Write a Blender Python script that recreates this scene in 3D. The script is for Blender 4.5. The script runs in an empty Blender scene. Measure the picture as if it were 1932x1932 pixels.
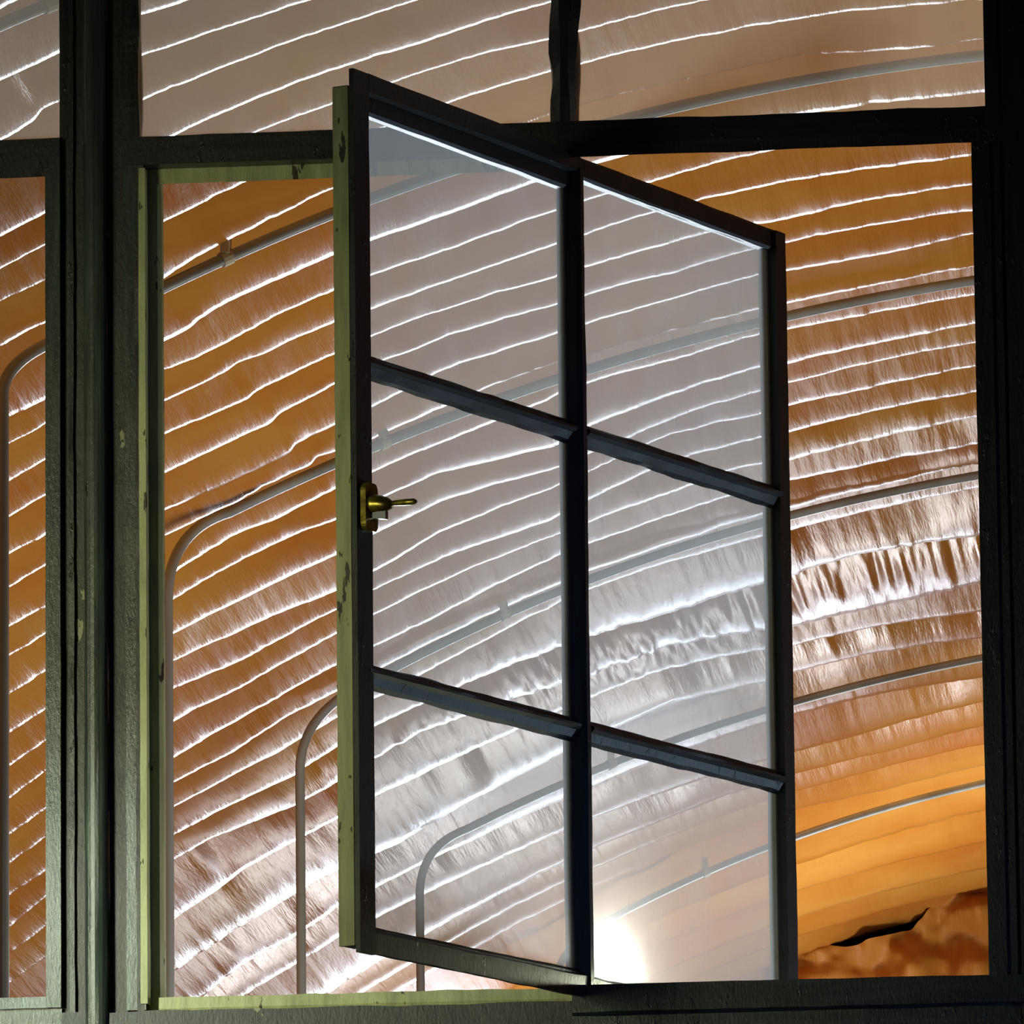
import bpy, bmesh, math, random
import numpy as np
from mathutils import Vector, Matrix
random.seed(3); rng = np.random.default_rng(7)
S = bpy.context.scene
COL = S.collection

# ------------------------------------------------------------------ camera (telephoto, looking up ten degrees)
CAM = np.array([1.24626, -11.93117, -1.47703])
PITCH, YAW, ROLL, FPX = 0.17957, -0.11097, -0.01155, 15736.8
_d = np.array([math.sin(YAW)*math.cos(PITCH), math.cos(YAW)*math.cos(PITCH), math.sin(PITCH)])
_r = np.cross(_d, [0, 0, 1]); _r /= np.linalg.norm(_r); _u = np.cross(_r, _d)
RT = math.cos(ROLL)*_r + math.sin(ROLL)*_u
UP = -math.sin(ROLL)*_r + math.cos(ROLL)*_u
cd = bpy.data.cameras.new('camera'); cam = bpy.data.objects.new('camera', cd); COL.objects.link(cam)
m = Matrix.Identity(4)
for i in range(3):
    m[i][0], m[i][1], m[i][2], m[i][3] = RT[i], UP[i], -_d[i], CAM[i]
cam.matrix_world = m
cd.sensor_width = 36; cd.sensor_fit = 'HORIZONTAL'; cd.lens = 36*FPX/1932; cd.clip_end = 200
S.camera = cam
S.view_settings.view_transform = 'Standard'; S.view_settings.look = 'None'
S.view_settings.gamma = 1; S.view_settings.use_curve_mapping = False
S.view_settings.exposure = 0.0
S.cycles.max_bounces = 8; S.cycles.transparent_max_bounces = 16
S.cycles.use_denoising = True; S.cycles.sample_clamp_indirect = 4

# ------------------------------------------------------------------ night outside
W = bpy.data.worlds.new('night'); S.world = W; W.use_nodes = True
W.node_tree.nodes['Background'].inputs[0].default_value = (0.30, 0.36, 0.55, 1)
W.node_tree.nodes['Background'].inputs[1].default_value = 0.03

def aim(o, target):
    o.rotation_euler = (Vector(target) - o.location).to_track_quat('-Z', 'Y').to_euler()
def area(name, loc, target, sx, sy, power, col):
    l = bpy.data.lights.new(name, 'AREA'); l.shape = 'RECTANGLE'; l.size = sx; l.size_y = sy
    l.energy = power; l.color = col
    o = bpy.data.objects.new(name, l); COL.objects.link(o); o.location = loc; aim(o, target); return o
def point(name, loc, power, col, rad):
    l = bpy.data.lights.new(name, 'POINT'); l.energy = power; l.color = col; l.shadow_soft_size = rad
    o = bpy.data.objects.new(name, l); COL.objects.link(o); o.location = loc; return o

# cool hall lamps plus added fills, sill lamp plus added glow points, street lamps outside
HALL_A = area('hall_lamp_or_fill', (-0.7, 17.1, 1.1), (-1.2, 6, 0.85), 2.6, .9, 15, (0.78, 0.87, 1.0)); HALL_A.data.spread = math.radians(46)
HALL_SHEEN = area('hall_lamp_or_fill', (0.0, 18.3, 0.5), (-1.4, 6, -0.35), 3.0, .35, 3.0, (0.76, 0.87, 1.0)); HALL_SHEEN.data.spread = math.radians(44)  # unseen weak light added for a broad sheen on the left folds
HALL_FILL = area('hall_lamp_or_fill', (1.0, 6.5, -3.4), (-1.6, 13, 2.4), 6.0, 6.0, 360, (1.0, 0.97, 0.92))  # unseen fill added below to brighten the orange of the vault
HALL_FILL_FAR = area('hall_lamp_or_fill', (1.0, 17.4, -0.9), (-0.8, 16.3, 2.5), 1.6, 1.6, 92, (1.0, 0.98, 0.98)); HALL_FILL_FAR.data.spread = math.radians(100)  # second unseen fill, added to lift the far end of the vault
PANE_FILL = area('hall_lamp_or_fill', (-1.6, 7.0, -1.2), (0, 0, 0.5), 1.6, 1.6, 40, (0.82, 0.92, 1.0)); PANE_FILL.data.spread = math.radians(45)  # unseen panel added to light the dust on the sash panes from behind
HALL_E = area('hall_lamp_or_fill', (3.6, 3.2, -0.6), (0, 0, 0.7), .3, .3, 3.0, (0.55, 0.78, 1.0)); HALL_E.data.spread = math.radians(60)
SILL_LAMP = point("sill_lamp_or_glow", (0.004, 0.107, 0.004), 5.0, (1.0, 0.98, 0.88), 0.018)
SILL_GLOW_RAIL = point('sill_lamp_or_glow', (0.11, 0.11, 0.006), 1.2, (0.92, 1.0, 0.70), 0.012)  # added glow point that brightens the front of the sash's bottom rail
SILL_GLOW_PANE = point('sill_lamp_or_glow', (-0.03, 0.06, -0.022), 1.6, (1.0, 0.98, 0.88), 0.012)  # added glow point for the glare left of the centre bar
STREET_A = area('street_lamp', (-1.15, -0.9, 0.30), (-0.70, 0, -0.12), 0.10, 0.2, 1.7, (0.86, 1.0, 0.80)); STREET_A.data.spread = math.radians(62)
STREET_C = area('street_lamp', (-2.6, -3.6, 0.2), (-0.75, 0, 0.35), 0.8, 0.8, 4.5, (0.98, 1.0, 0.62)); STREET_C.data.spread = math.radians(34)
STREET_B = area('street_lamp', (3.0, -2.4, -2.0), (0.75, 0, -0.25), 0.5, 0.5, 1.2, (0.16, 0.40, 1.0)); STREET_B.data.spread = math.radians(30)

# ------------------------------------------------------------------ helpers
def ray(x, y):
    q = _dv = _d + RT*(x-966)/FPX - UP*(y-966)/FPX
    return q/np.linalg.norm(q)
def at(x, y, Y=0.0):
    q = ray(x, y); t = (Y-CAM[1])/q[1]; return CAM + q*t
def X_(x, y=1000, Y=0.0): return float(at(x, y, Y)[0])
def Z_(x, y, Y=0.0): return float(at(x, y, Y)[2])

def link(name, me, mat=None, parent=None):
    o = bpy.data.objects.new(name, me); COL.objects.link(o)
    if mat: me.materials.append(mat)
    if parent: o.parent = parent
    return o
def empty(name, loc=(0, 0, 0), rz=0):
    o = bpy.data.objects.new(name, None); COL.objects.link(o); o.location = loc; o.rotation_euler.z = rz
    o.empty_display_size = .05; return o
def tag(o, label=None, cat=None, group=None, kind=None):
    for k, v in (('label', label), ('category', cat), ('group', group), ('kind', kind)):
        if v: o[k] = v
    return o

def noise1(n, period, amp, r=None):
    r = r or rng
    k = max(2, int(n/period)+2); c = r.normal(size=k+1)
    t = np.linspace(0, k-1e-6, n); i = t.astype(int); f = t-i; f = f*f*(3-2*f)
    return amp*(c[i]*(1-f)+c[np.minimum(i+1, k)]*f)

class MB:
    """collects prisms with optional lengthwise crust into one mesh"""
    def __init__(s): s.v = []; s.f = []
    def prism(s, prof, a, b, ax, n=1, crust=0.0, step=0.012, bevel=0):
        """prof: closed list of (p,q); ax 'z': p->x q->y; ax 'x': p->z q->y. a..b along axis"""
        L = abs(b-a); n = max(n, int(L/step)) if crust else n
        base = len(s.v); k = len(prof); off = None
        cx = sum(p for p, q in prof)/k; cy = sum(q for p, q in prof)/k
        if crust:
            offs = [noise1(n+1, 3.0, crust*.6)+noise1(n+1, 9.0, crust) for _ in range(k)]
        for i in range(n+1):
            t = a+(b-a)*i/n
            for j, (p, q) in enumerate(prof):
                if crust:
                    e = float(offs[j][i]); dx, dy = p-cx, q-cy; l = math.hypot(dx, dy)+1e-9
                    p = p+dx/l*e; q = q+dy/l*e*.5
                s.v.append((p, q, t) if ax == 'z' else (t, q, p))
        for i in range(n):
            for j in range(k):
                A = base+i*k+j; B = base+i*k+(j+1) % k
                s.f.append((A, B, B+k, A+k))
        s.f.append(tuple(base+j for j in range(k))[::-1]); s.f.append(tuple(base+n*k+j for j in range(k)))
        return s
    def box(s, x0, x1, y0, y1, z0, z1, **kw):
        return s.prism([(x0, y0), (x1, y0), (x1, y1), (x0, y1)], z0, z1, 'z', **kw)
    def build(s, name, mat, parent=None, bevel=0.0, smooth=False):
        me = bpy.data.meshes.new(name); me.from_pydata(s.v, [], s.f); 
        bm = bmesh.new(); bm.from_mesh(me); bmesh.ops.recalc_face_normals(bm, faces=bm.faces); bm.to_mesh(me); bm.free()
        if smooth:
            me.polygons.foreach_set('use_smooth', [True]*len(me.polygons))
        o = link(name, me, mat, parent)
        if bevel:
            md = o.modifiers.new('b', 'BEVEL'); md.width = bevel; md.segments = 2; md.limit_method = 'ANGLE'; md.angle_limit = 0.6
        return o

def tube_mesh(name, pts, rad, sides=14):
    pts = [Vector(p) for p in pts]; n = len(pts); v = []; f = []
    up = Vector((0.13, -0.9, 0.4)).normalized()
    rads = rad if isinstance(rad, (list, tuple)) else [rad]*n
    for i, p in enumerate(pts):
        t = (pts[min(i+1, n-1)]-pts[max(i-1, 0)]).normalized()
        s = t.cross(up); s = s.normalized() if s.length > 1e-4 else Vector((1, 0, 0)); w = t.cross(s).normalized()
        for j in range(sides):
            a = 2*math.pi*j/sides; v.append(p+s*math.cos(a)*rads[i]+w*math.sin(a)*rads[i])
    for i in range(n-1):
        for j in range(sides):
            A = i*sides+j; B = i*sides+(j+1) % sides; f.append((A, B, B+sides, A+sides))
    f.append(tuple(range(sides))[::-1]); f.append(tuple((n-1)*sides+j for j in range(sides)))
    me = bpy.data.meshes.new(name); me.from_pydata(v, [], f)
    me.polygons.foreach_set('use_smooth', [True]*len(me.polygons)); return me

# ------------------------------------------------------------------ materials
def mat(name):
    M = bpy.data.materials.new(name); M.use_nodes = True; nt = M.node_tree
    return M, nt, nt.nodes['Principled BSDF']
def N(nt, t, **kw):
    n = nt.nodes.new(t)
    for k, v in kw.items():
        if hasattr(n, k): setattr(n, k, v)
        else: n.inputs[k].default_value = v
    return n
def ramp(nt, src, stops):
    r = nt.nodes.new('ShaderNodeValToRGB'); e = r.color_ramp.elements
    while len(e) < len(stops): e.new(.5)
    for i, (p, c) in enumerate(stops):
        e[i].position = p; e[i].color = (*c, 1) if len(c) == 3 else c
    nt.links.new(src, r.inputs[0]); return r
def coords(nt, scale, kind='Object'):
    tc = nt.nodes.new('ShaderNodeTexCoord'); mp = nt.nodes.new('ShaderNodeMapping')
    mp.inputs['Scale'].default_value = scale; nt.links.new(tc.outputs[kind], mp.inputs[0]); return mp.outputs[0]

def paint(name, base, dark, light, rough=0.35, streak=(60, 60, 9), chip=0.62, bump=0.4, flake=None):
    M, nt, b = mat(name)
    n1 = N(nt, 'ShaderNodeTexNoise', Scale=1.0, Detail=5.0, Roughness=0.65); nt.links.new(coords(nt, streak), n1.inputs['Vector'])
    r1 = ramp(nt, n1.outputs[0], [(0.3, dark), (0.5, base), (0.75, light)])
    n2 = N(nt, 'ShaderNodeTexNoise', Scale=1.0, Detail=4.0, Roughness=0.6); nt.links.new(coords(nt, (38, 38, 14)), n2.inputs['Vector'])
    r2 = ramp(nt, n2.outputs[0], [(chip, (0, 0, 0)), (chip+.02, (1, 1, 1))])
    mx = nt.nodes.new('ShaderNodeMixRGB'); nt.links.new(r2.outputs[0], mx.inputs[0]); nt.links.new(r1.outputs[0], mx.inputs[1])
    mx.inputs[2].default_value = (*(flake or (0.012, 0.009, 0.008)), 1)
    nt.links.new(mx.outputs[0], b.inputs['Base Color'])
    n3 = N(nt, 'ShaderNodeTexNoise', Scale=1.0, Detail=6.0, Roughness=0.7); nt.links.new(coords(nt, (260, 260, 90)), n3.inputs['Vector'])
    ad = N(nt, 'ShaderNodeMath', operation='ADD'); nt.links.new(n3.outputs[0], ad.inputs[0]); nt.links.new(r2.outputs[0], ad.inputs[1])
    bp = N(nt, 'ShaderNodeBump', Strength=bump, Distance=0.002); nt.links.new(ad.outputs[0], bp.inputs['Height'])
    nt.links.new(bp.outputs[0], b.inputs['Normal'])
    b.inputs['Roughness'].default_value = rough
    return M
PAINT = paint('dark_green_paint', (0.015, 0.017, 0.014), (0.008, 0.008, 0.007), (0.030, 0.035, 0.028), 0.33, (90, 90, 7))
PAINTX = paint('dark_green_paint_rail', (0.015, 0.017, 0.014), (0.008, 0.008, 0.007), (0.030, 0.035, 0.028), 0.33, (7, 90, 90))
SASHX = paint('black_green_paint_rail', (0.012, 0.014, 0.014), (0.007, 0.008, 0.008), (0.022, 0.026, 0.026), 0.45, (7, 90, 90))
SASHZ = paint('black_green_paint', (0.012, 0.014, 0.014), (0.007, 0.008, 0.008), (0.022, 0.026, 0.026), 0.45, (90, 90, 7))
GREY = paint('grey_green_paint', (0.036, 0.046, 0.038), (0.018, 0.022, 0.018), (0.07, 0.09, 0.072), 0.22, (90, 90, 6), chip=.70)
CREAM = paint('cream_paint', (0.34, 0.35, 0.16), (0.24, 0.25, 0.11), (0.44, 0.45, 0.22), 0.45, (60, 60, 8), chip=0.625, flake=(0.035, 0.022, 0.016))
RUST = paint('flaking_paint', (0.014, 0.013, 0.011), (0.007, 0.006, 0.005), (0.032, 0.032, 0.026), 0.4, (120, 120, 14), chip=.66, bump=.5, flake=(0.22, 0.22, 0.13))

def dusty_glass(name, cover, tint, dens):
    """clear pane under a film of pale dust: the film scatters the light that falls on it from either side"""
    M = bpy.data.materials.new(name); M.use_nodes = True; nt = M.node_tree
    nt.nodes.remove(nt.nodes['Principled BSDF']); out = nt.nodes['Material Output']
    tr = nt.nodes.new('ShaderNodeBsdfTransparent'); tr.inputs[0].default_value = (0.97, 0.985, 0.98, 1)
    gl = nt.nodes.new('ShaderNodeBsdfGlossy'); gl.inputs['Roughness'].default_value = 0.02; gl.inputs['Color'].default_value = (.7, .75, .8, 1)
    fr = N(nt, 'ShaderNodeFresnel', IOR=1.12)
    c = nt.nodes.new('ShaderNodeMixShader'); nt.links.new(fr.outputs[0], c.inputs[0]); nt.links.new(tr.outputs[0], c.inputs[1]); nt.links.new(gl.outputs[0], c.inputs[2])
    tl = nt.nodes.new('ShaderNodeBsdfTranslucent'); tl.inputs[0].default_value = (*tint, 1)
    df = nt.nodes.new('ShaderNodeBsdfDiffuse'); df.inputs[0].default_value = (tint[0]*.5, tint[1]*.5, tint[2]*.5, 1)
    dm = N(nt, 'ShaderNodeMixShader', Fac=0.25); nt.links.new(tl.outputs[0], dm.inputs[1]); nt.links.new(df.outputs[0], dm.inputs[2])
    n1 = N(nt, 'ShaderNodeTexNoise', Scale=1.0, Detail=4.0, Roughness=0.6); nt.links.new(coords(nt, (9, 9, 3)), n1.inputs['Vector'])
    mr = N(nt, 'ShaderNodeMapRange'); mr.inputs[1].default_value = .3; mr.inputs[2].default_value = .7
    mr.inputs[3].default_value = cover*(1-dens); mr.inputs[4].default_value = cover*(1+dens)
    nt.links.new(n1.outputs[0], mr.inputs[0])
    mx = nt.nodes.new('ShaderNodeMixShader'); nt.links.new(mr.outputs[0], mx.inputs[0]); nt.links.new(c.outputs[0], mx.inputs[1]); nt.links.new(dm.outputs[0], mx.inputs[2])
    nt.links.new(mx.outputs[0], out.inputs[0]); return M
GLASS = dusty_glass('dusty_glass', 0.27, (0.90, 0.93, 0.95), 0.10)
GLASS_UP = dusty_glass('dusty_glass_upper', 0.12, (0.90, 0.80, 0.66), 0.10)

BRASS, nt, b = mat('old_brass')
n1 = N(nt, 'ShaderNodeTexNoise', Scale=1.0, Detail=4.0); nt.links.new(coords(nt, (60, 60, 60)), n1.inputs['Vector'])
r1 = ramp(nt, n1.outputs[0], [(0.35, (0.12, 0.085, 0.015)), (0.65, (0.45, 0.36, 0.05))]); nt.links.new(r1.outputs[0], b.inputs['Base Color'])
b.inputs['Metallic'].default_value = .8; b.inputs['Roughness'].default_value = .32
STEEL, nt, b = mat('bare_steel')
b.inputs['Base Color'].default_value = (.6, .62, .64, 1); b.inputs['Metallic'].default_value = 1; b.inputs['Roughness'].default_value = .25
ZINC, nt, b = mat('galvanised_conduit')
n1 = N(nt, 'ShaderNodeTexNoise', Scale=14.0, Detail=3.0)
r1 = ramp(nt, n1.outputs[0], [(0.35, (0.28, 0.31, 0.29)), (0.65, (0.40, 0.44, 0.42))]); nt.links.new(r1.outputs[0], b.inputs['Base Color'])
b.inputs['Metallic'].default_value = .3; b.inputs['Roughness'].default_value = .36
CLIP, nt, b = mat('pale_clip'); b.inputs['Base Color'].default_value = (.55, .52, .38, 1); b.inputs['Roughness'].default_value = .5
DARKWALL, nt, b = mat('dark_plaster')
n1 = N(nt, 'ShaderNodeTexNoise', Scale=6.0, Detail=5.0)
r1 = ramp(nt, n1.outputs[0], [(0.35, (0.05, 0.05, 0.05)), (0.65, (0.09, 0.085, 0.08))]); nt.links.new(r1.outputs[0], b.inputs['Base Color'])
b.inputs['Roughness'].default_value = .85
FLOORM, nt, b = mat('concrete_floor')
n1 = N(nt, 'ShaderNodeTexNoise', Scale=3.0, Detail=6.0)
r1 = ramp(nt, n1.outputs[0], [(0.35, (0.25, 0.25, 0.25)), (0.65, (0.36, 0.36, 0.35))]); nt.links.new(r1.outputs[0], b.inputs['Base Color'])

def foam(name, kind):
    """glossy orange lacquer over sprayed plaster"""
    M, nt, b = mat(name)
    tc = nt.nodes.new('ShaderNodeTexCoord')
    def nz(scale, det, rough, src='UV'):
        mp = nt.nodes.new('ShaderNodeMapping'); mp.inputs['Scale'].default_value = scale; nt.links.new(tc.outputs[src], mp.inputs[0])
        n = N(nt, 'ShaderNodeTexNoise', Scale=1.0, Detail=det, Roughness=rough); nt.links.new(mp.outputs[0], n.inputs['Vector']); return n.outputs[0]
    c = nz((1.3, 1.6, 1), 4, .6)
    r1 = ramp(nt, c, [(0.32, (0.49, 0.165, 0.022)), (0.5, (0.54, 0.22, 0.033)), (0.68, (0.59, 0.285, 0.052))])
    nt.links.new(r1.outputs[0], b.inputs['Base Color'])
    b.inputs['Roughness'].default_value = .20
    b.inputs['Specular IOR Level'].default_value = .5
    a = nz((150, 13, 1), 3, .6); d = nz((26, 7, 1), 4, .65)
    s = N(nt, 'ShaderNodeMath', operation='MULTIPLY_ADD'); nt.links.new(d, s.inputs[0]); s.inputs[1].default_value = 0.6; nt.links.new(a, s.inputs[2])
    q = nz((1.1, 1.4, 1), 3, .6)
    rr = N(nt, 'ShaderNodeMapRange'); rr.inputs[1].default_value = .35; rr.inputs[2].default_value = .68; rr.inputs[3].default_value = .21; rr.inputs[4].default_value = .27
    nt.links.new(q, rr.inputs[0]); nt.links.new(rr.outputs[0], b.inputs['Roughness'])
    bp = N(nt, 'ShaderNodeBump', Strength=.34, Distance=0.004); nt.links.new(s.outputs[0], bp.inputs['Height']); nt.links.new(bp.outputs[0], b.inputs['Normal'])
    if kind: rr.inputs[3].default_value = .5; rr.inputs[4].default_value = .6; b.inputs['Specular IOR Level'].default_value = .3; bp.inputs['Strength'].default_value = .6
    return M
FOAM = foam('orange_lacquered_plaster', 0)
FOAM_WALL = foam('orange_rough_plaster', 1)

# ------------------------------------------------------------------ the vault behind the window
AL, XC, RR, SK, HH = -0.03883, 1.58343, 6.61877, -0.79225, 4.5
av = np.array([math.sin(AL), math.cos(AL), 0]); uv = np.array([math.cos(AL), -math.sin(AL), 0]); ZC = HH-RR
def hit(x, y, R=RR):
    """pixel -> (s, theta) on the vault of radius R"""
    q = ray(x, y); du, dz = q@uv, q[2]; A = du*du+dz*dz; B = du*XC+dz*ZC
    D = B*B-A*(XC*XC+ZC*ZC-R*R); t = (B+math.sqrt(max(D, 0)))/A
    xr = t*du-XC; zr = t*dz-ZC
    return t*(q@av)+SK*xr, math.atan2(xr, zr)
def vp(s, th, R=RR):
    s = np.asarray(s, float); th = np.asarray(th, float)
    xr = R*np.sin(th); zr = R*np.cos(th); y = s-SK*xr
    return CAM + (xr+XC)[..., None]*uv + y[..., None]*av + (zr+ZC)[..., None]*np.array([0, 0, 1.])

RID = [  # lower edges of the ridges as seen, strength left/mid/right
 ([(22,143),(135,88),(266,29),(363,0)], (.8,.6,.6)),
 ([(0,265),(68,228),(80,205),(135,180),(266,108),(446,46),(587,0)], (1,.8,.6)),
 ([(0,335),(135,262),(266,192),(525,87),(798,0)], (1,.8,.6)),
 ([(0,446),(89,400),(314,263),(467,195),(649,124),(798,83),(1038,5)], (.6,1.1,.8)),
 ([(0,510),(89,460),(467,257),(620,199),(840,124),(1038,75),(1188,33),(1328,0)], (.8,.9,.7)),
 ([(0,570),(89,527),(304,419),(373,388),(456,347),(852,193),(1038,137),(1287,75),(1535,31),(1867,0)], (.8,.6,.8)),
 ([(0,651),(89,607),(304,529),(373,483),(489,425),(627,357),(985,236),(1090,199),(1320,145),(1494,108),(1701,95),(1875,70)], (1,.8,.9)),
 ([(0,796),(89,750),(304,645),(352,624),(381,599),(414,578),(489,545),(627,483),(677,462),(846,404),(1039,333),(1511,217),(1875,170)], (1,.9,1)),
 ([(0,848),(89,798),(304,699),(373,674),(427,649),(489,614),(596,560),(627,549),(677,528),(859,466),(1039,399),(1232,342),(1391,297),(1500,276)], (.8,.8,.9)),
 ([(0,918),(89,864),(304,761),(373,728),(431,699),(447,686),(489,670),(627,612),(677,592),(859,526),(1039,464),(1215,405),(1308,380),(1480,344),(1679,315),(1832,292)], (1,1.1,.7)),
 ([(0,988),(89,935),(304,821),(373,794),(468,752),(480,738),(538,711),(632,667),(677,644),(900,563),(1039,524),(1339,438),(1480,415),(1630,380),(1834,348)], (.8,.7,1.1)),
 ([(0,1059),(89,1009),(304,893),(414,843),(514,797),(524,782),(580,752),(632,726),(735,677),(859,631),(1039,575),(1269,512),(1426,471),(1480,459),(1679,421),(1836,398)], (1,1,1.1)),
 ([(0,1121),(89,1067),(304,964),(414,918),(476,889),(547,854),(557,838),(632,802),(677,780),(755,742),(817,708),(1039,631),(1269,562),(1430,520),(1480,514),(1679,477),(1836,443)], (1.1,.8,.9)),
 ([(0,1191),(89,1144),(304,1013),(447,947),(497,918),(588,877),(596,862),(632,852),(678,840),(743,809),(846,766),(925,729),(1039,687),(1269,622),(1432,585),(1480,575),(1679,533),(1838,504)], (1,.7,.6)),
 ([(0,1247),(89,1196),(304,1097),(348,1065),(435,1013),(538,972),(632,922),(678,903),(764,863),(925,801),(1091,727),(1269,678),(1434,632),(1480,624),(1679,586),(1840,557)], (1,.7,.5)),
 ([(0,1322),(89,1266),(327,1129),(435,1067),(538,1017),(634,980),(826,892),(942,867),(1043,843),(1115,802),(1318,727),(1430,694),(1480,688),(1679,644),(1840,611)], (1.1,1.1,.8)),
 ([(0,1396),(89,1338),(323,1198),(456,1131),(634,1046),(834,946),(942,913),(1043,886),(1190,823),(1339,765),(1430,740),(1480,725),(1679,677),(1840,648)], (1.1,1,.7)),
 ([(0,1459),(89,1396),(321,1249),(456,1189),(634,1115),(743,1057),(826,1005),(1043,921),(1269,819),(1436,781),(1480,768),(1679,725),(1842,692)], (.7,.8,.7)),
 ([(0,1521),(89,1454),(321,1301),(456,1247),(634,1152),(743,1095),(842,1050),(1033,985),(1095,951),(1223,889),(1314,858),(1436,827),(1480,816),(1679,770),(1842,741)], (.8,.9,.9)),
 ([(0,1587),(89,1525),(319,1363),(456,1297),(634,1198),(892,1070),(1047,1011),(1277,926),(1393,885),(1480,868),(1679,822),(1844,789)], (.9,.8,1.1)),
 ([(0,1643),(89,1577),(317,1434),(456,1355),(634,1256),(800,1175),(1047,1052),(1269,972),(1380,935),(1480,909),(1679,868),(1844,839)], (.9,.7,.7)),
 ([(0,1703),(89,1641),(316,1483),(456,1409),(538,1355),(636,1305),(840,1200),(1097,1084),(1269,1026),(1438,972),(1480,961),(1679,913),(1846,876)], (1,.9,1.1)),
 ([(0,1765),(89,1690),(315,1529),(414,1475),(522,1421),(563,1396),(636,1355),(683,1330),(743,1303),(950,1190),(1097,1119),(1269,1059),(1438,1013),(1480,1004),(1679,955),(1846,921)], (1.1,.8,.6)),
 ([(0,1811),(89,1748),(313,1583),(406,1533),(456,1508),(555,1463),(636,1409),(908,1278),(1049,1225),(1270,1155),(1480,1090),(1625,1046),(1728,1027),(1846,1010)], (1,1,1.2)),
 ([(0,1868),(89,1806),(312,1632),(394,1583),(555,1521),(636,1475),(683,1444),(805,1377),(1049,1295),(1101,1279),(1269,1219),(1443,1188),(1480,1187),(1604,1157),(1728,1130),(1850,1100)], (1.1,1.2,1.2)),
 ([(309,1748),(414,1678),(456,1641),(555,1587),(636,1545),(683,1514),(817,1452),(1049,1345),(1252,1265),(1443,1225),(1480,1222),(1666,1180),(1850,1155)], (1.1,.8,.5)),
 ([(309,1844),(389,1794),(456,1748),(555,1686),(636,1641),(751,1591),(1033,1436),(1269,1325),(1443,1288),(1480,1275),(1604,1242),(1687,1226),(1850,1205)], (1.1,1.1,1)),
 ([(389,1877),(456,1823),(555,1769),(636,1711),(860,1600),(1110,1490),(1480,1354),(1666,1308),(1853,1279)], (.9,.9,1)),
 ([(447,1889),(555,1823),(636,1769),(880,1650),(1130,1540),(1480,1424),(1604,1391),(1853,1325)], (.9,.8,.8)),
 ([(1480,1464),(1666,1420),(1853,1370)], (.9,.9,.9)),
 ([(1480,1499),(1666,1449),(1853,1404)], (.9,.9,.8)),
 ([(1480,1532),(1666,1491),(1853,1445)], (.9,.9,.8)),
 ([(1480,1640),(1853,1530)], (.9,.9,.9)),
 ([(1480,1690),(1853,1590)], (.9,.9,.9)),
 ([(1480,1740),(1853,1640)], (.9,.9,.9)),
]
TH = np.concatenate([np.linspace(-1.25, -.85, 20)[:-1], np.linspace(-.85, -.25, 620), np.linspace(-.25, 1.25, 90)[1:]])
def ridge_curve(pts):
    h = sorted((hit(x, y)[::-1] for x, y in pts)); t = np.array([a for a, _ in h]); s = np.array([b for _, b in h])
    c = np.interp(TH, t, s)
    k = np.array([.05, .2, .5, .2, .05]); return np.convolve(np.pad(c, 2, 'edge'), k, 'valid')
curves = [ridge_curve(p) for p, w in RID]; wts = [w for p, w in RID]
# strengths along theta
thm = np.array([-.62, -.47, -.33])
ws = [np.interp(TH, thm, w) for w in wts]
# keep order and a least spacing, seen from the middle outwards
for i in range(1, len(curves)):
    curves[i] = np.maximum(curves[i], curves[i-1]+.10)
pitch = .43
first = curves[0]; last = curves[-1]
nfront = 22; pre = [first-pitch*(nfront-i)+rng.normal()*.03 for i in range(nfront)]
S_END = 33.0
post = []
c = last
while c.min() < S_END+1.6:
    c = c+.5; post.append(c)
curves = pre+curves+post
ws = [np.full(TH.size, .9)]*nfront+ws+[np.full(TH.size, .7)]*len(post)
K = len(curves); SUB = 16
T = np.linspace(0, 1, SUB, endpoint=False)
rows_s, rows_h, rows_q = [], [], []
rn = np.random.default_rng(21)
nvar = [np.clip(noise1(TH.size, 22, .55, rn)+noise1(TH.size, 70, .6, rn), -1.2, 2.0) for _ in range(K)]
ws = [w*(1+.10*v) for w, v in zip(ws, nvar)]
AMP = 0.055
PK = .80
for k in range(1, K):
    s0, s1 = curves[k-1], curves[k]
    # the lowest line of each fold sits on the drawn ridge: shift the fold so PK falls on s1
    for t in T:
        f = (t+ (PK-1))          # -0.2 .. 0.8 -> measured from ridge k-1
        s = s0+(s1-s0)*(t)
        # t runs from ridge k-1 (just past its lowest line) to ridge k lowest line
        if t < 1-PK:
            e = t/(1-PK); w = ws[k-1]; w2 = ws[k]
            q = 1-e*e*(3-2*e); w = w*(1-e)+w2*e; h = -w*(1-q)
        else:
            e = (t-(1-PK))/PK; w = ws[k]
            n_ = 2.8+np.clip(1.05-w, 0, 1)*14+np.clip(nvar[k], 0, 2)*5; kk = 1/(n_-1); h = -w*(1-((1+kk)*e-kk*e**n_))
        width = np.clip((s1-s0)/.43, .35, 1.25)
        rows_s.append(s); rows_h.append(h*AMP*width*np.interp(s, [18.5, 24.5, 27.5], [.85, 1.30, 1.80]))
rows_s = np.array(rows_s); rows_h = np.array(rows_h)
nr, nc = rows_s.shape
def vnoise(nr, nc, pr, pc, seed):
    r = np.random.default_rng(seed); a = int(nr/pr)+3; b_ = int(nc/pc)+3; g = r.normal(size=(a, b_))
    y = np.arange(nr)/pr; x = np.arange(nc)/pc; iy = y.astype(int); ix = x.astype(int)
    fy = (y-iy); fy = (fy*fy*(3-2*fy))[:, None]; fx = x-ix; fx = (fx*fx*(3-2*fx))[None, :]
    return ((g[iy][:, ix]*(1-fy)+g[iy+1][:, ix]*fy)*(1-fx)+(g[iy][:, ix+1]*(1-fy)+g[iy+1][:, ix+1]*fy)*fx)
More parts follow.
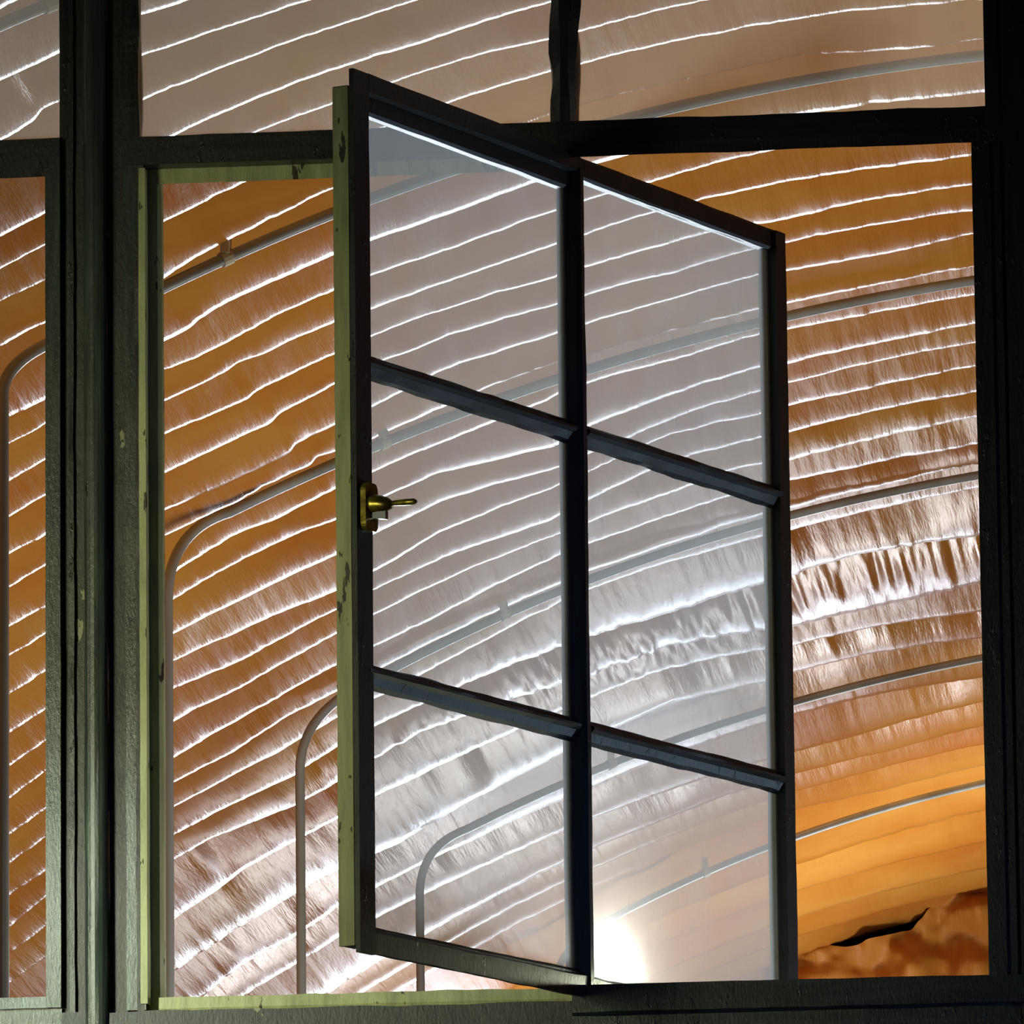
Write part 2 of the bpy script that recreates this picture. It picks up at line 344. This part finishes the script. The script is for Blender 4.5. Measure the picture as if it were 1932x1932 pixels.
rough = vnoise(nr, nc, 60, 40, 1)*.0015+vnoise(nr, nc, 12, 9, 2)*.0012+vnoise(nr, nc, 6, 2.2, 3)*.0003+vnoise(nr, nc, 9, 1.2, 4)*.0003
THG = np.broadcast_to(TH, (nr, nc))
# lumpy patch of thicker spray across the vault
sp, tp = hit(1300, 1200); sp2, tp2 = hit(1700, 1090); 
dist_s = rows_s-np.interp(THG, [hit(900, 1330)[1], tp, tp2, tp2+.1], [hit(900, 1330)[0], sp, sp2, sp2])
lump = np.exp(-(dist_s/.45)**2)*np.clip((THG+.62)/.12, 0, 1)
rough += lump*(vnoise(nr, nc, 5, 4, 5)*.0035+vnoise(nr, nc, 3, 2.2, 8)*.002)
rough += vnoise(nr, nc, 14, 3, 6)*.0005
Rg = RR-rows_h-rough
P = np.zeros((nr, nc, 3))
xr = Rg*np.sin(THG); zr = Rg*np.cos(THG); yy = rows_s-SK*(RR*np.sin(THG))
P = CAM+(xr+XC)[..., None]*uv+yy[..., None]*av+(zr+ZC)[..., None]*np.array([0, 0, 1.])
P[..., 1] = np.maximum(P[..., 1], 0.12)
def grid_mesh(name, P, UVs=None):
    nr, nc, _ = P.shape; me = bpy.data.meshes.new(name)
    me.vertices.add(nr*nc); me.vertices.foreach_set('co', P.reshape(-1).astype(np.float32))
    i = np.arange(nr*nc).reshape(nr, nc); q = np.stack([i[:-1, :-1], i[1:, :-1], i[1:, 1:], i[:-1, 1:]], -1).reshape(-1, 4)
    nf = len(q); me.loops.add(nf*4); me.loops.foreach_set('vertex_index', q.reshape(-1).astype(np.int32))
    me.polygons.add(nf); me.polygons.foreach_set('loop_start', (np.arange(nf)*4).astype(np.int32))
    me.polygons.foreach_set('loop_total', np.full(nf, 4, np.int32)); me.polygons.foreach_set('use_smooth', np.ones(nf, bool))
    if UVs is not None:
        l = me.uv_layers.new(name='UVMap'); l.data.foreach_set('uv', UVs.reshape(-1, 2)[q.reshape(-1)].reshape(-1).astype(np.float32))
    me.update(); me.validate(); return me
UVg = np.stack([THG*RR, rows_s], -1)
ceil_o = link('ceiling', grid_mesh('ceiling', P, UVg), FOAM)
tag(ceil_o, kind='structure')

# end wall under the last fold: lumpy sprayed wall, the dark joint runs between it and the vault
nx, nz = 420, 130
thw = np.concatenate([np.linspace(-1.2, -.85, 20)[:-1], np.linspace(-.85, -.25, nx), np.linspace(-.25, 1.2, 60)[1:]])
nx = thw.size
gz = np.linspace(0, 1, nz)**1.6
Rw = RR+.06-.098*np.exp(-((thw-hit(1655, 1755)[1])/.034)**4)
top = vp(np.full(nx, S_END), thw, 1.0)*0
Pw = np.zeros((nz, nx, 3))
for j in range(nx):
    t = thw[j]; R = Rw[j]; xr_ = R*math.sin(t); zt = R*math.cos(t)+ZC+CAM[2]; zb = -4.0
    base = CAM+(xr_+XC)*uv+(S_END-SK*RR*math.sin(t))*av
    Pw[:, j, 0] = base[0]; Pw[:, j, 1] = base[1]; Pw[:, j, 2] = zt+(zb-zt)*gz
def vn2(U, V, seed):
    r = np.random.default_rng(seed); g = r.normal(size=(256, 256)); iu = np.floor(U).astype(int); iv = np.floor(V).astype(int)
    fu = U-iu; fv = V-iv; fu = fu*fu*(3-2*fu); fv = fv*fv*(3-2*fv); G = lambda a, b: g[a % 256, b % 256]
    return (G(iu, iv)*(1-fu)+G(iu+1, iv)*fu)*(1-fv)+(G(iu, iv+1)*(1-fu)+G(iu+1, iv+1)*fu)*fv
Uq = np.broadcast_to(thw*RR, (nz, nx)); Vq = Pw[..., 2]
b1 = vn2(Uq/.5, Vq/.5, 11)*.05+vn2(Uq/.15, Vq/.12, 12)*.06+vn2(Uq/.06, Vq/.05, 13)*.026+vn2(Uq/.03, Vq/.03, 14)*.006
Pw[..., 1] += b1; pass
UVw = np.stack([np.broadcast_to(thw*RR, (nz, nx)), Pw[..., 2]], -1)
wb = link('wall_back', grid_mesh('wall_back', Pw, UVw), FOAM_WALL); tag(wb, kind='structure')

# dark plate added behind the end wall to keep the open joint dark
MBb = [tuple(CAM+(x_+XC)*uv+(S_END+1.2-SK*x_)*av+np.array([0, 0, z_-CAM[2]])) for x_, z_ in ((-6.4, -4), (6.4, -4), (6.4, 3.3), (-6.4, 3.3))]
# side walls and floor of the hall
def quad(name, pts, m_, kind='structure'):
    me = bpy.data.meshes.new(name); me.from_pydata([tuple(p) for p in pts], [], [tuple(range(len(pts)))]); o = link(name, me, m_); tag(o, kind=kind); return o
xl = float((CAM+(RR*math.sin(-1.25)+XC)*uv)[0]); xrr = float((CAM+(RR*math.sin(1.25)+XC)*uv)[0])
quad('vault_backing', MBb, DARKWALL)
b_ = MB().box(xl-.3, xl+.05, 0, 32, -4, .8); o = b_.build('wall_left', DARKWALL); tag(o, kind='structure')
b_ = MB().box(xrr-.05, xrr+.9, 0, 32, -4, .8); o = b_.build('wall_right', DARKWALL); tag(o, kind='structure')
b_ = MB().box(xl-.3, xrr+.9, 0, 32, -4.2, -4); o = b_.build('floor', FLOORM); tag(o, kind='structure')

# ------------------------------------------------------------------ conduits
CON = [
 ('upper left steel conduit crossing the corner of the left top pane', [(-60,75),(0,45),(60,20),(130,-5),(260,-50)], None, [90]),
 ('highest long steel conduit, bending down behind the far left opening', [(135,634),(200,595),(302,542),(430,484),(630,400),(850,330),(1180,222),(1300,193),(1540,148),(1700,125),(1880,103),(2000,90)], (5, 745), [428]),
 ('second steel conduit, its bend hugging the left jamb of the open window', [(430,966),(520,924),(640,873),(700,848),(860,780),(1100,700),(1250,655),(1430,608),(1650,562),(1840,533),(1990,505)], (316, 1135), [733]),
 ('third steel conduit, dropping just left of the tilted sash', [(690,1285),(780,1243),(870,1200),(950,1162),(1100,1098),(1250,1040),(1440,985),(1640,937),(1850,902),(2000,870)], (566, 1455), [958]),
 ('fourth steel conduit, bending down behind the lower left pane', [(880,1565),(950,1530),(1050,1482),(1110,1463),(1250,1405),(1440,1340),(1650,1285),(1855,1243),(2000,1215)], (792, 1690), [1160]),
 ('lowest steel conduit, fading into the glare of the lower right pane', [(1150,1732),(1250,1688),(1330,1650),(1440,1600),(1490,1580),(1650,1530),(1860,1480),(2000,1447)], (1050, 1860), [1330]),
]
def bez(p0, p1, p2, n):
    return [((1-t)**2*p0+2*(1-t)*t*p1+t*t*p2) for t in np.linspace(0, 1, n)]
for label, px, bend, clips in CON:
    RC = RR-.022
    h = [hit(x, y, RC) for x, y in px]; t = np.array([b for a, b in h]); s = np.array([a for a, b in h])
    tt = np.linspace(t[0], t[-1], 70)
    co = np.polyfit(t, s, 3 if len(px) > 5 else 2); ss = np.polyval(co, tt)
    pts = [p for p in vp(ss, tt, RC)]
    rad = .0125
    if bend:
        # continue to a point straight above the drop, then down to the floor
        p0 = pts[0]; tan = pts[0]-pts[2]; tan /= np.linalg.norm(tan)
        # the vertical drop stands where the pixel ray crosses the depth reached by the tangent
        Y = p0[1]+tan[1]*.35*1.0
        pb = at(bend[0], bend[1], Y)
        # corner = point above pb on the extended tangent
        L = (pb[0]-p0[0])/tan[0] if abs(tan[0]) > 1e-6 else .3
        corner = p0+tan*L; corner = np.array([pb[0], Y, corner[2]])
        if corner[2] < pb[2]+.01: corner[2] = pb[2]+.12
        arc = bez(p0, corner, pb, 16)
        low = np.array([pb[0], pb[1], -4.0])
        pts = [low, np.array([pb[0], pb[1], pb[2]-.3])]+arc[::-1]+pts[1:]
    me = tube_mesh('conduit', pts, rad)
    o = link('conduit', me, ZINC); tag(o, label, 'conduit', 'steel conduits along the vault')
    for cx in clips:
        k = min(range(len(pts)), key=lambda i: abs(966+FPX*((pts[i]-CAM)@RT)/((pts[i]-CAM)@_d)-cx) + (0 if pts[i][2] > 1.2 else 999))
        p = pts[k]; tg = pts[min(k+1, len(pts)-1)]-pts[k-1]; tg /= np.linalg.norm(tg)
        cm = tube_mesh('clamp', [p-tg*.012, p+tg*.012], rad+.0035, 12)
        bmx = MB(); c_ = p+np.array([0, 0, .02]); bmx.box(c_[0]-.009, c_[0]+.009, c_[1]-.02, c_[1]+.02, c_[2]-.012, c_[2]+.03)
        k0 = len(cm.vertices); vv = [v.co[:] for v in cm.vertices]+bmx.v; ff = [tuple(p_.vertices) for p_ in cm.polygons]+[tuple(i+k0 for i in f_) for f_ in bmx.f]
        me2 = bpy.data.meshes.new('clamp'); me2.from_pydata(vv, [], ff)
        link('clamp', me2, CLIP, o)

# ------------------------------------------------------------------ the window frames
ZT = 2.05; ZB = -0.12          # upper and lower ends of the glazed wall
def xm(px, y=1000): return X_(px, y)
w1 = empty('window_1'); tag(w1, kind='structure')
w2 = empty('window_2'); tag(w2, kind='structure')
def P2(*a): return list(a)

zt_bot = Z_(1450, 292); zt_top = Z_(1450, 221)        # transom, right half
zl_bot = Z_(450, 311); zl_top = Z_(450, 258)
# main post between the two windows, with a half-round nose
x165, x205, x118, x240, x90, x270, x303 = [xm(v) for v in (163, 206, 118, 240, 90, 272, 304)]
xc_ = (x165+x205)/2; r_ = (x205-x165)/2
nose = [(x165, .02), (x165, -.020)]+[(xc_-r_*math.cos(a), -.020-.016*math.sin(a)) for a in np.linspace(.25, math.pi-.25, 9)]+[(x205, -.020), (x205, .02)]
MB().prism(nose, ZB, ZT, 'z', crust=.0004, step=.03).build('post_nose', GREY, w1, smooth=False)
MB().box(x118-.002, x165, -.006, .03, ZB, ZT, crust=.0007).build('post_web', RUST, w1)
MB().box(x205, x240, -.006, .03, ZB, ZT, crust=.0009).build('post_web', RUST, w1)
MB().box(x118+.012, x118+.019, -.013, -.004, ZB, ZT, crust=.0007).build('post_fillet', PAINT, w1)
# lower side members of the post
MB().box(x90, x118, -.020, .03, Z_(60, 1905), Z_(60, 300), crust=.0004).build('frame_jamb', GREY, w2)
MB().box(x240, x270+.003, -.018, .03, Z_(290, 1908), zl_bot, crust=.0005).build('frame_jamb', GREY, w1)
# upper side members with ragged putty
x135 = xm(136, 130); x265 = xm(264, 130)
MB().box(x135, x118+.004, -.012, .02, Z_(60, 268), ZT, crust=.0008).build('upper_jamb', PAINT, w2)
MB().box(x240-.004, x265, -.012, .02, zl_top, ZT, crust=.0014).build('upper_jamb', PAINT, w1)
# cream stop on the inside of the left half: jamb, head and sill pieces
ys0, ys1 = .012, .034
MB().prism([(x270, ys0), (x303-.006, ys0), (x303, ys0+.006), (x303, ys1), (x270, ys1)], -.035, zl_bot+.004, 'z', crust=.0003).build('stop', CREAM, w1)
MB().box(x270-.010, x270+.001, -.019, .0, -.03, zl_bot-.005, crust=.0011).build('stop_edge', RUST, w1)
MB().box(x270-.004, x270+.006, -.021, .005, -.01, zl_bot-.004, crust=.0006).build('stop_edge', CREAM, w1)
zc = Z_(450, 347, .03)
MB().prism([(zc, ys0), (zc+.04, ys0), (zc+.04, ys1), (zc+.010, ys1)], x270, xm(1060), 'x', crust=.0003).build('stop', CREAM, w1)
zs = Z_(600, 1881, .03)
MB().prism([(zs-.016, ys0-.02), (zs, ys0-.018), (zs, ys1), (zs-.04, ys1), (zs-.04, ys0-.01)], x303-.005, xm(1085), 'x', crust=.0009).build('stop', CREAM, w1)
# transom
xR = xm(1878, 130)
MB().prism([(zl_bot, -.022), (zl_top, -.022), (zl_top, .03), (zl_bot, .03)], x240, xm(1065), 'x', crust=.0006).build('transom', PAINTX, w1)
MB().prism([(zt_bot, -.030), (zt_bot+.020, -.030), (zt_bot+.020, -.024), (zt_top, -.022), (zt_top, .02), (zt_bot+.012, .0)], xm(1062), xR+.03, 'x', crust=.0006).build('transom', PAINTX, w1)
MB().prism([(Z_(60, 339), -.02), (Z_(60, 268), -.02), (Z_(60, 268), .03), (Z_(60, 339)+.014, .03)], -2.1, x118, 'x', crust=.0006).build('transom', PAINTX, w2)
# upper glazing bar
mu0, mu1 = xm(1042, 120), xm(1091, 120)
MB().prism([(mu0, .0), (mu0+.012, -.014), (mu1-.012, -.014), (mu1, .0), (mu1, .016), (mu0, .016)], zt_top-.004, ZT, 'z', crust=.0036, step=.014).build('glazing_bar', PAINT, w1)
# right post and the stop in front of the right half
xs0 = xm(1850); xp = xm(1878)
MB().prism([(xs0, -.030), (xp+.005, -.030), (xp+.005, .0), (xs0, .0)], Z_(1850, 1850), zt_bot+.004, 'z', crust=.0003).build('stop', PAINT, w1)
MB().box(xp, xp+.020, -.024, .05, ZB, ZT, crust=.0003).build('post', PAINT, w1)
MB().box(xp+.020, xp+.026, -.018, .05, ZB, ZT).build('post', RUST, w1)
MB().box(xp+.026, xp+.12, -.028, .05, ZB, ZT, crust=.0003).build('post', PAINT, w1)
MB().box(xs0+.024, xp+.02, -.0, .05, Z_(1850, 1850), zt_bot).build('frame_jamb', PAINT, w1)
# bottom members
zb1 = Z_(1480, 1853); zbl = Z_(600, 1903)
MB().prism([(zbl-.09, -.024), (zbl, -.020), (zbl, .03), (zbl-.09, .03)], x118, xm(1082), 'x', crust=.0009).build('bottom_rail', RUST, w1)
MB().prism([(zb1-.12, -.024), (zb1-.045, -.024), (zb1-.040, -.032), (zb1, -.030), (zb1, .0), (zb1-.12, .03)], xm(1072), xp+.03, 'x', crust=.0005).build('bottom_rail', PAINTX, w1)
z2b = Z_(50, 1884)
MB().prism([(z2b-.017, -.020), (z2b, -.018), (z2b, .03), (z2b-.017, .03)], -2.1, x90+.003, 'x', crust=.0006).build('bottom_rail', GREY, w2)
MB().prism([(z2b-.2, -.014), (z2b-.017, -.014), (z2b-.017, .03), (z2b-.2, .03)], -2.1, x118, 'x', crust=.0006).build('bottom_rail', GREY, w2)
# fixed upper panes
def pane(x0, x1, y, z0, z1, m_, parent):
    return MB().box(x0, x1, y-.0015, y+.0015, z0, z1).build('pane', m_, parent)
pane(-2.0, x135+.004, .008, Z_(60, 268)-.004, ZT, GLASS_UP, w2)
pane(x265-.004, mu0+.005, .008, zl_top-.004, ZT, GLASS_UP, w1)
pane(mu1-.005, xR+.004, .008, zt_top-.004, ZT, GLASS_UP, w1)
# top rails out of frame
MB().box(-2.1, xp+.12, -.02, .03, ZT-.02, ZT+.06).build('head', PAINT, w1)
MB().box(-2.16, -2.0, -.02, .03, ZB, ZT).build('post', PAINT, w2)

# solid wall around the windows
wf = MB()
wf.box(-8, -2.12, -.02, .12, -4.2, 6); wf.box(xp+.10, 11, -.02, .12, -4.2, 6)
wf.box(-2.12, xp+.10, -.02, .12, ZT+.04, 6); wf.box(-2.12, xp+.10, -.005, .12, -4.2, -.085)
tag(wf.build('wall_front', DARKWALL), kind='structure')

# ------------------------------------------------------------------ the pivoted sash
PHI, HWD, ZTOP, Z1, Z2, ZLOW, PX = 1.16184, .64788, 1.23354, .8358, .39566, -.01616, .01222
sash = empty('pivot_sash', (PX, 0, ZLOW), PHI)
tag(sash, 'dark steel-framed sash with six dusty panes, swung open on its centre', 'window sash')
H = ZTOP-ZLOW
zz = lambda z: z-ZLOW
yf, yb = -.006, .021       # front of body / back of body (glass in between)
Wb = .031
e = HWD
# body: stiles and rails (L-section: front bead, deeper back leg)
def rail(z0, z1, x0, x1, name, m_=SASHX):
    zm = (z0+z1)/2
    return MB().prism([(z0, yf+.003), (z0+.004, yf), (z1-.004, yf), (z1, yf+.003), (z1, yb), (z0+.005, yb)], x0, x1, 'x', crust=.0005).build(name, m_, sash)
MB().box(-e, -e+Wb+.004, yf, yb-.003, .009, H-.024, crust=.0004).build('stile', SASHZ, sash)
st = MB().box(-e-.0012, -e+.006, yf+.002, yb, .009, H-.024, crust=.0004).build('edge_strip', CREAM, sash); st['label'] = 'cream painted edge of the sash'
MB().box(e-Wb, e, yf-.004, yb, .0, H-.002, crust=.0004).build('stile', SASHZ, sash)
rail(H-.056, H-.022, -e, 0, 'top_rail'); rail(H-.034, H, 0, e, 'top_rail')
rail(.010, .040, -e, 0, 'bottom_rail'); rail(.0, .034, 0, e, 'bottom_rail')
# front weather flange round the left half
fl = MB(); fl.box(-e-.002, -e+.040, yf-.008, yf-.001, -.001, H, crust=.0003)
fl.build('flange', SASHZ, sash)
MB().prism([(H-.026, yf-.008), (H, yf-.008), (H, yf-.001), (H-.030, yf-.001)], -e+.040, .0, 'x', crust=.0004).build('flange', SASHX, sash)
MB().prism([(0, yf-.008), (.030, yf-.008), (.034, yf-.001), (0, yf-.001)], -e+.040, -.006, 'x', crust=.0007).build('flange', RUST, sash)
# glazing bars
def hbar(zc_, x0, x1):
    h = .018
    prof = [(zc_-h, .003), (zc_-h*.75, -.004), (zc_-.002, -.008), (zc_+.003, -.014), (zc_+.007, -.014), (zc_+.009, -.007), (zc_+h*.85, -.004), (zc_+h, .003), (zc_+h*.5, .012), (zc_+.003, .019), (zc_-.003, .019), (zc_-h*.5, .012)]
    MB().prism(prof, x0, x1, 'x', crust=.0007).build('glazing_bar', SASHX, sash)
for zc_ in (zz(Z1)-.020, zz(Z2)-.020):
    hbar(zc_, -e+.03, -.018); hbar(zc_, .018, e-.028)
MB().prism([(-.020, .002), (-.012, -.010), (-.005, -.016), (.005, -.016), (.012, -.010), (.020, .002), (.020, .012), (.008, .024), (-.008, .024), (-.020, .012)], .006, H-.022, 'z', crust=.0007).build('glazing_bar', SASHZ, sash)
# panes
zs_ = [.034, zz(Z2)-.034, zz(Z2)-.006, zz(Z1)-.034, zz(Z1)-.006, H-.048]
for i in range(3):
    for x0, x1 in ((-e+.033, -.017), (.017, e-.029)):
        MB().box(x0, x1, .0045, .0075, zs_[2*i], zs_[2*i+1]+(.016 if (i == 2 and x0 > 0) else 0)).build('pane', GLASS, sash)
# pivot pins
for z in (-.012, H-.004):
    me = tube_mesh('pivot_pin', [(0, .006, z), (0, .006, z+.02)], .006, 12); link('pivot_pin', me, STEEL, sash)
# handle on the near stile
hz = zz(Z_(672, 956, -.59))
hd = empty('handle', (-e+.022, yf-.008, hz)); hd.parent = sash
def rounded_plate(w, h, y0, y1, n=10):
    pts = []
    for cx, cz, a0 in ((w/2-.008, h/2-.012, 0), (-w/2+.008, h/2-.012, math.pi/2), (-w/2+.008, -h/2+.012, math.pi), (w/2-.008, -h/2+.012, 1.5*math.pi)):
        for k in range(n//2+1):
            a = a0+k/(n//2)*math.pi/2; pts.append((cx+.008*math.cos(a), cz+.012*math.sin(a)))
    v = [(x, y0, z) for x, z in pts]+[(x, y1, z) for x, z in pts]; k = len(pts)
    f = [tuple(range(k)), tuple(range(k, 2*k))[::-1]]+[(i, (i+1) % k, (i+1) % k+k, i+k) for i in range(k)]
    me = bpy.data.meshes.new('plate'); me.from_pydata(v, [], f); return me
link('plate', rounded_plate(.034, .068, -.010, .0), BRASS, hd)
link('boss', tube_mesh('boss', [(0, -.008, .004), (0, -.014, .004), (0, -.024, .003), (0, -.034, .001), (0, -.040, 0), (0, -.043, -.001)], [.0145, .0135, .012, .0105, .007, .004], 18), BRASS, hd)
link('lever', tube_mesh('lever', [(.001, -.036, .002), (.001, -.048, .002), (.001, -.064, .0015), (.001, -.078, .001), (.001, -.082, .0005)], [.003, .0042, .0048, .0045, .002], 12), BRASS, hd)
lt = MB(); lt.prism([(-.020, -.034), (-.008, -.034), (-.008, -.008), (-.016, -.008)], -.004, .004, 'x'); lt.build('latch', STEEL, hd)

# descriptions of the setting
for n_, l_, c_ in (('ceiling', 'arched vault of glossy orange plaster in wavy ridges behind the windows', 'ceiling'),
                   ('wall_back', 'lumpy orange end wall under a dark crevice at lower right', 'wall'),
                   ('window_1', 'dark green painted window frame around the open pivoted sash', 'window'),
                   ('window_2', 'dark window frame cut off at the left edge of the picture', 'window'),
                   ('wall_front', 'dark plaster wall around the windows', 'wall'),
                   ('wall_left', 'dark left side wall of the hall below the vault', 'wall'),
                   ('wall_right', 'dark right side wall of the hall below the vault', 'wall'),
                   ('vault_backing', 'dark plate added behind the lumpy wall to keep the crevice dark', 'wall'),
                   ('floor', 'grey concrete floor of the hall', 'floor')):
    tag(bpy.data.objects[n_], l_, c_, kind='structure')
